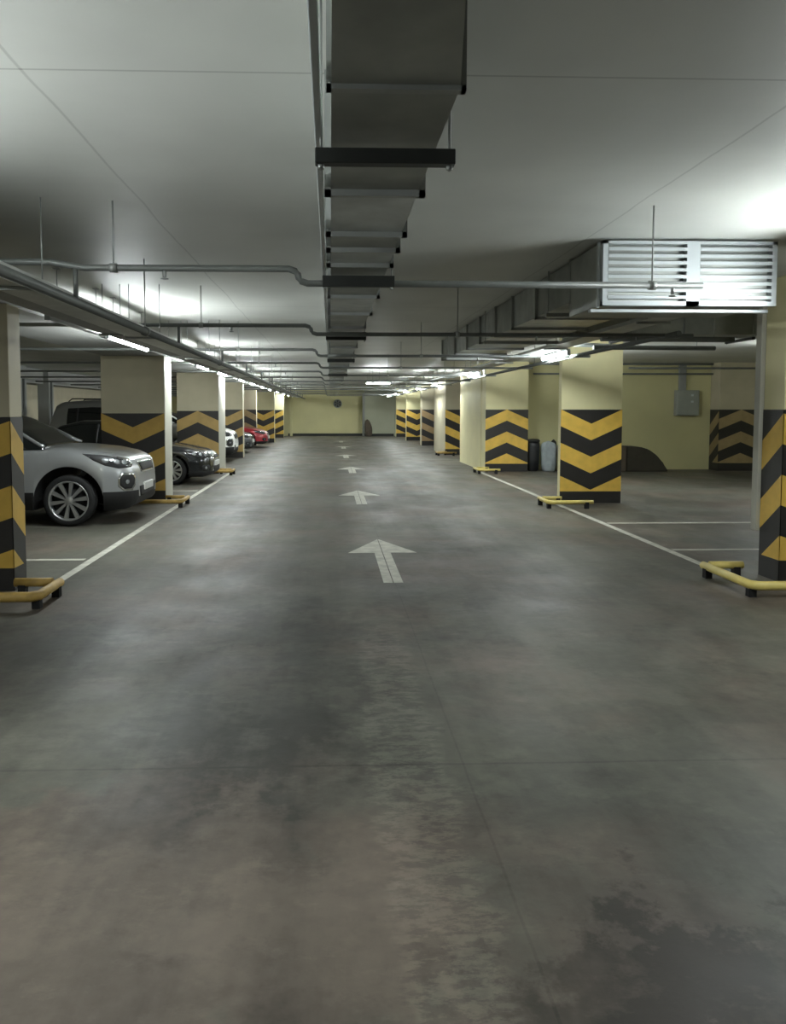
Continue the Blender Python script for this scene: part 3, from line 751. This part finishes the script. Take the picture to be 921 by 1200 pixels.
        if 'fog' in p:
            fc = p['fog']; oc = [(fc[0]+a*fc[2], fc[1]+b_*fc[3]) for a, b_ in ((-1, .5), (-.7, 1), (.7, 1), (1, .4), (.9, -.4), (.5, -1), (-.5, -1), (-1, -.5))]
            fr_ = patch('fog_lamp', [(fc[0]+(q[0]-fc[0])*1.22, fc[1]+(q[1]-fc[1])*1.25) for q in oc], dv, uv, o_, M['chrome' if p.get('chromefog') else 'cladding'], .008)
            if fr_:
                patch('fog_lamp_recess', oc, dv, uv, o_, M['cladding'], .012, fr_)
                patch('fog_lamp_lens', [(fc[0]-.01+.035*math.cos(a*PI/4), fc[1]+.035*math.sin(a*PI/4)) for a in range(8)], dv, uv, o_, M['lens'], .018, fr_, 3)
    gz0_, gz1_, gw = p['grille']
    g = patch('grille', [(-gw, gz1_), (-gw*.5, gz1_+.01), (gw*.5, gz1_+.01), (gw, gz1_), (gw*.86, gz0_), (gw*.4, gz0_-.02), (-gw*.4, gz0_-.02), (-gw*.86, gz0_)], (-1, 0, 0), (0, 1, 0), (0, 0, 0), M['chrome'], .01)
    if g:
        patch('grille_mesh', [(q[0]*.9, gz0_+.015+(gz1_-gz0_-.03)*(1 if q[1] else 0)) for q in ((-gw, 1), (gw, 1), (gw*.86, 0), (-gw*.86, 0))], (-1, 0, 0), (0, 1, 0), (0, 0, 0), M['cladding'], .016, g)
    iz0, iz1, iw = p['intake']
    patch('lower_intake', [(-iw, iz1), (iw, iz1), (iw*.9, iz0), (-iw*.9, iz0)], (-1, 0, 0), (0, 1, 0), (0, 0, 0), M['cladding'], .008)
    pz = p['plate']; xf = bvh.ray_cast(Vector((3+front, 0, pz)), Vector((-1, 0, 0)))[0].x
    MB(s=1).box(xf-.01, xf+.03, -.26, .26, pz-.056, pz+.056, .004).build('number_plate', M['plate'], r)
    # mirrors
    for s in (-1, 1):
        mx_ = p['mirror']; b0 = on_side(mx_, .05, s)
        mm = MB(s=1); cxm, cym, czm = mx_, s*(W+.1), b0.z+.06
        mm.lathe_y((cxm, cym, czm), [(.01, -.11), (.07, -.1), (.085, -.03), (.085, .05), (.06, .1), (.01, .11)], 16)
        mo = mm.build('wing_mirror', M[paint], r)
        MB(s=1).tube([b0, (cxm, s*(W+.0), czm-.04)], .02, 8).build('mirror_stem', M['cladding'], mo)
    # wheels
    for wx in (0, -WB):
        for s in (-1, 1):
            yc = s*(W-.11); tw = .11; c = (wx, yc, R); rr = p['rim']
            prof = [(rr, -tw*.9), (rr+.02, -tw), (R-.03, -tw*.95), (R-.005, -tw*.75), (R, -tw*.4), (R, tw*.4), (R-.005, tw*.75), (R-.03, tw*.95), (rr+.02, tw), (rr, tw*.9), (rr-.01, tw*.5), (rr-.01, -tw*.5), (rr, -tw*.9)]
            w_ = MB(s=1).lathe_y(c, prof, 48).build('wheel', M['rubber'], r)
            yo = s*tw
            MB(s=1).lathe_y(c, [(rr+.003, yo*.93), (rr-.004, yo*.98), (rr-.02, yo*.9), (rr-.03, yo*.2)], 48).build('rim', M['alloy'], w_)
            MB(s=1).lathe_y(c, [(.001, yo*.15), (rr-.03, yo*.15), (rr-.03, -yo*.2)], 32).build('brake_disc', M['cladding'], w_)
            if s < 0 and detail and wx == 0:
                hub = MB(s=1).lathe_y(c, [(.001, yo*.86), (.05, yo*.85), (.07, yo*.7), (.075, yo*.2)], 24).build('hub', M['alloy'], w_)
                for k in range(10):
                    a = 2*PI*k/10+.15; u = Vector((math.cos(a), 0, math.sin(a))); t_ = Vector((-math.sin(a), 0, math.cos(a)))
                    cc = Vector(c); mbk = MB(s=1)
                    def P_(rad, half, yy): return [cc+u*rad-t_*half+Vector((0, yy, 0)), cc+u*rad+t_*half+Vector((0, yy, 0))]
                    A = [mbk.v(q) for q in P_(.055, .014, yo*.82)+P_(rr-.015, .03, yo*.9)]
                    B = [mbk.v(q) for q in P_(.055, .018, yo*.5)+P_(rr-.015, .034, yo*.6)]
                    mbk.face([A[0], A[1], A[3], A[2]]); mbk.face([B[0], B[2], B[3], B[1]])
                    for i, j in ((0, 1), (1, 3), (3, 2), (2, 0)): mbk.face([A[i], B[i], B[j], A[j]])
                    mbk.build('spoke', M['alloy'], w_)
            else:
                mbk = MB(s=1); cc = Vector(c)
                for k in range(5):
                    a = 2*PI*k/5+.3; u = Vector((math.cos(a), 0, math.sin(a))); t_ = Vector((-math.sin(a), 0, math.cos(a)))
                    q = [cc+t_*(-.04)+Vector((0, yo*.85, 0)), cc+t_*.04+Vector((0, yo*.85, 0)), cc+u*(rr-.01)+t_*.045+Vector((0, yo*.9, 0)), cc+u*(rr-.01)-t_*.045+Vector((0, yo*.9, 0))]
                    A = [mbk.v(z_) for z_ in q]; B = [mbk.v(z_-Vector((0, yo*.2, 0))) for z_ in q]
                    mbk.face(A); mbk.face(list(reversed(B)))
                    for i in range(4): mbk.face([A[i], B[i], B[(i+1) % 4], A[(i+1) % 4]])
                mbk.build('spokes', M['alloy'], w_)
    if p.get('rails'):
        for s in (-1, 1):
            MB(s=1).tube([(p['roofx'][0]+.2, s*(p['roofw']/2-.03), p['H']-.05), (p['roofx'][0]+.3, s*(p['roofw']/2-.03), p['H']+.03), (p['roofx'][1]-.3, s*(p['roofw']/2-.03), p['H']+.03), (p['roofx'][1]-.15, s*(p['roofw']/2-.03), p['H']-.04)], .015, 8).build('roof_rail', M['cladding'], r)
    return r

def params(kind):
    if kind in ('suv', 'suv2', 'van'):
        h = {'suv': 1.70, 'suv2': 1.68, 'van': 1.98}[kind]; hd = .0 if kind != 'van' else .12
        front, WB, rear = .92, 2.70, 1.03
        p = dict(W=1.885, R=.375, WB=WB, front=front, rear=rear, H=h, clad=.50, rim=.29,
                 top=[(-WB-rear, .80), (-WB-rear+.04, 1.02), (-WB-rear+.12, 1.12), (-2.4, 1.14), (-.5, 1.17+hd), (-.1, 1.17+hd), (.3, 1.13+hd), (.62, 1.07+hd), (.78, 1.01+hd), (.85, .96+hd*.8), (.89, .88+hd*.5), (.92, .76)],
                 zb=[(-WB-rear, .42), (-WB-rear+.2, .28), (-WB, .24), (0, .24), (.55, .22), (.80, .24), (.88, .30), (.92, .40)],
                 hw=[(-WB-rear, .84), (-WB-rear+.1, .92), (-WB-.2, .98), (-1.5, 1.), (0, 1.), (.3, .99), (.5, .965), (.65, .92), (.76, .86), (.84, .77), (.89, .68), (.92, .58)],
                 shoulder=lambda x: .05 if x > -.3 else .06,
                 cab=[(-WB-rear+.1, 1.12), (-WB-rear+.32, h-.14), (-WB-rear+.5, h-.05), (-2.4, h), (-1.7, h-.005), (-1.35, h-.03), (-1.1, h-.10), (-.8, h-.27), (-.36, 1.17+hd)],
                 roofw=1.24, gap=.12, band=.22 if kind == 'van' else .09, paint_rear=.55 if kind == 'van' else 0, roofx=(-WB-rear+.45, -1.3), pillars=(-1.75, -2.8), mirror=-.75,
                 headlight=[(-.48, 1.06), (-.28, 1.04), (-.05, 1.01), (.13, .97), (.17, .90), (.12, .85), (-.08, .84), (-.25, .885), (-.38, .96)],
                 fog=(.06, .64, .125, .105), chromefog=True, grille=(.76, .91, .46), intake=(.40, .55, .5), plate=.53, front_z={}, rails=kind != 'suv')
        return p
    h = {'sedan': 1.45, 'hatch': 1.5, 'hatch2': 1.5}[kind]; front, WB, rear = .88, 2.6, .95 if kind == 'sedan' else .7
    p = dict(W=1.79, R=.32, WB=WB, front=front, rear=rear, H=h, clad=.3, rim=.23,
             top=[(-WB-rear, .75), (-WB-rear+.05, .92), (-WB-.3, .98), (-.6, .95), (-.2, .93), (.25, .87), (.55, .80), (.72, .74), (.80, .69), (.85, .63), (.88, .54)],
             zb=[(-WB-rear, .35), (-WB, .2), (0, .18), (.7, .18), (.84, .22), (.88, .30)],
             hw=[(-WB-rear, .82), (-WB-rear+.12, .92), (-WB-.1, .98), (-1.3, 1.), (0, 1.), (.3, .985), (.5, .95), (.64, .90), (.74, .83), (.82, .73), (.86, .64), (.88, .55)],
             shoulder=lambda x: .05,
             cab=[(-WB-rear+(.55 if kind == 'sedan' else .1), .97), (-WB-rear+(1.0 if kind == 'sedan' else .45), h-.1), (-2.1, h), (-1.6, h-.0), (-1.3, h-.05), (-1.0, h-.17), (-.45, .95)],
             roofw=1.12, roofx=(-WB-rear+(1.0 if kind == 'sedan' else .5), -1.3), pillars=(-1.7, -2.6), mirror=-.8,
             headlight=[(-.42, .78), (-.2, .77), (.05, .735), (.13, .70), (.12, .63), (0, .60), (-.2, .63), (-.36, .70)],
             fog=(.03, .38, .09, .05), grille=(.56, .66, .36), intake=(.26, .40, .45), plate=.46, front_z={})
    return p
W2 = 1.885/2/K
make_car('silver SUV parked nose out at the left, nearest car, with ten-spoke alloy wheel', (-3.35, 9.88+W2, 0), 'silver', params('suv'))
make_car('black low car parked behind the silver one, headlights beside the striped column', (-3.15, 16.1, 0), 'blackcar', params('sedan'))
make_car('tall grey van whose roof shows above the black car', (-3.95, 20.4, 0), 'greycar', params('van'), detail=False)
make_car('white car with dark grille showing its front past the second left column', (-3.55, 22.5, 0), 'whitecar', params('suv2'), detail=False)
make_car('dark grey car parked between the white and the red one', (-3.5, 27.2, 0), 'darkgreycar', params('hatch'), detail=False)
make_car('red car, furthest of the parked row', (-3.25, 30.9, 0), 'redcar', params('hatch2'), detail=False)

# ------------------------------------------------------------------ camera
f = 900.; W_, H_ = 921, 1200
psi, th = math.radians(1.9), math.radians(3.5)
F = Vector((math.sin(psi)*math.cos(th), math.cos(psi)*math.cos(th), -math.sin(th)))
Rv = F.cross(Vector((0, 0, 1))).normalized(); U = Rv.cross(F)
cam = bpy.data.cameras.new('camera'); co = bpy.data.objects.new('camera', cam); col.objects.link(co)
co.matrix_world = Matrix(((Rv.x, U.x, -F.x, 0), (Rv.y, U.y, -F.y, 0), (Rv.z, U.z, -F.z, 1.5*K), (0, 0, 0, 1)))
cam.sensor_fit = 'HORIZONTAL'; cam.sensor_width = 36; cam.lens = 36*f/W_
cam.shift_x = .0473270; cam.shift_y = -.0705251
cam.clip_start = .05; cam.clip_end = 200
sc.camera = co

# ------------------------------------------------------------------ world and view
w = bpy.data.worlds.new('world'); sc.world = w; w.use_nodes = True
w.node_tree.nodes['Background'].inputs[0].default_value = (.5, .55, .6, 1)
w.node_tree.nodes['Background'].inputs[1].default_value = .02
sc.view_settings.view_transform = 'Standard'; sc.view_settings.look = 'None'
sc.view_settings.gamma = 1; sc.view_settings.exposure = 0.0
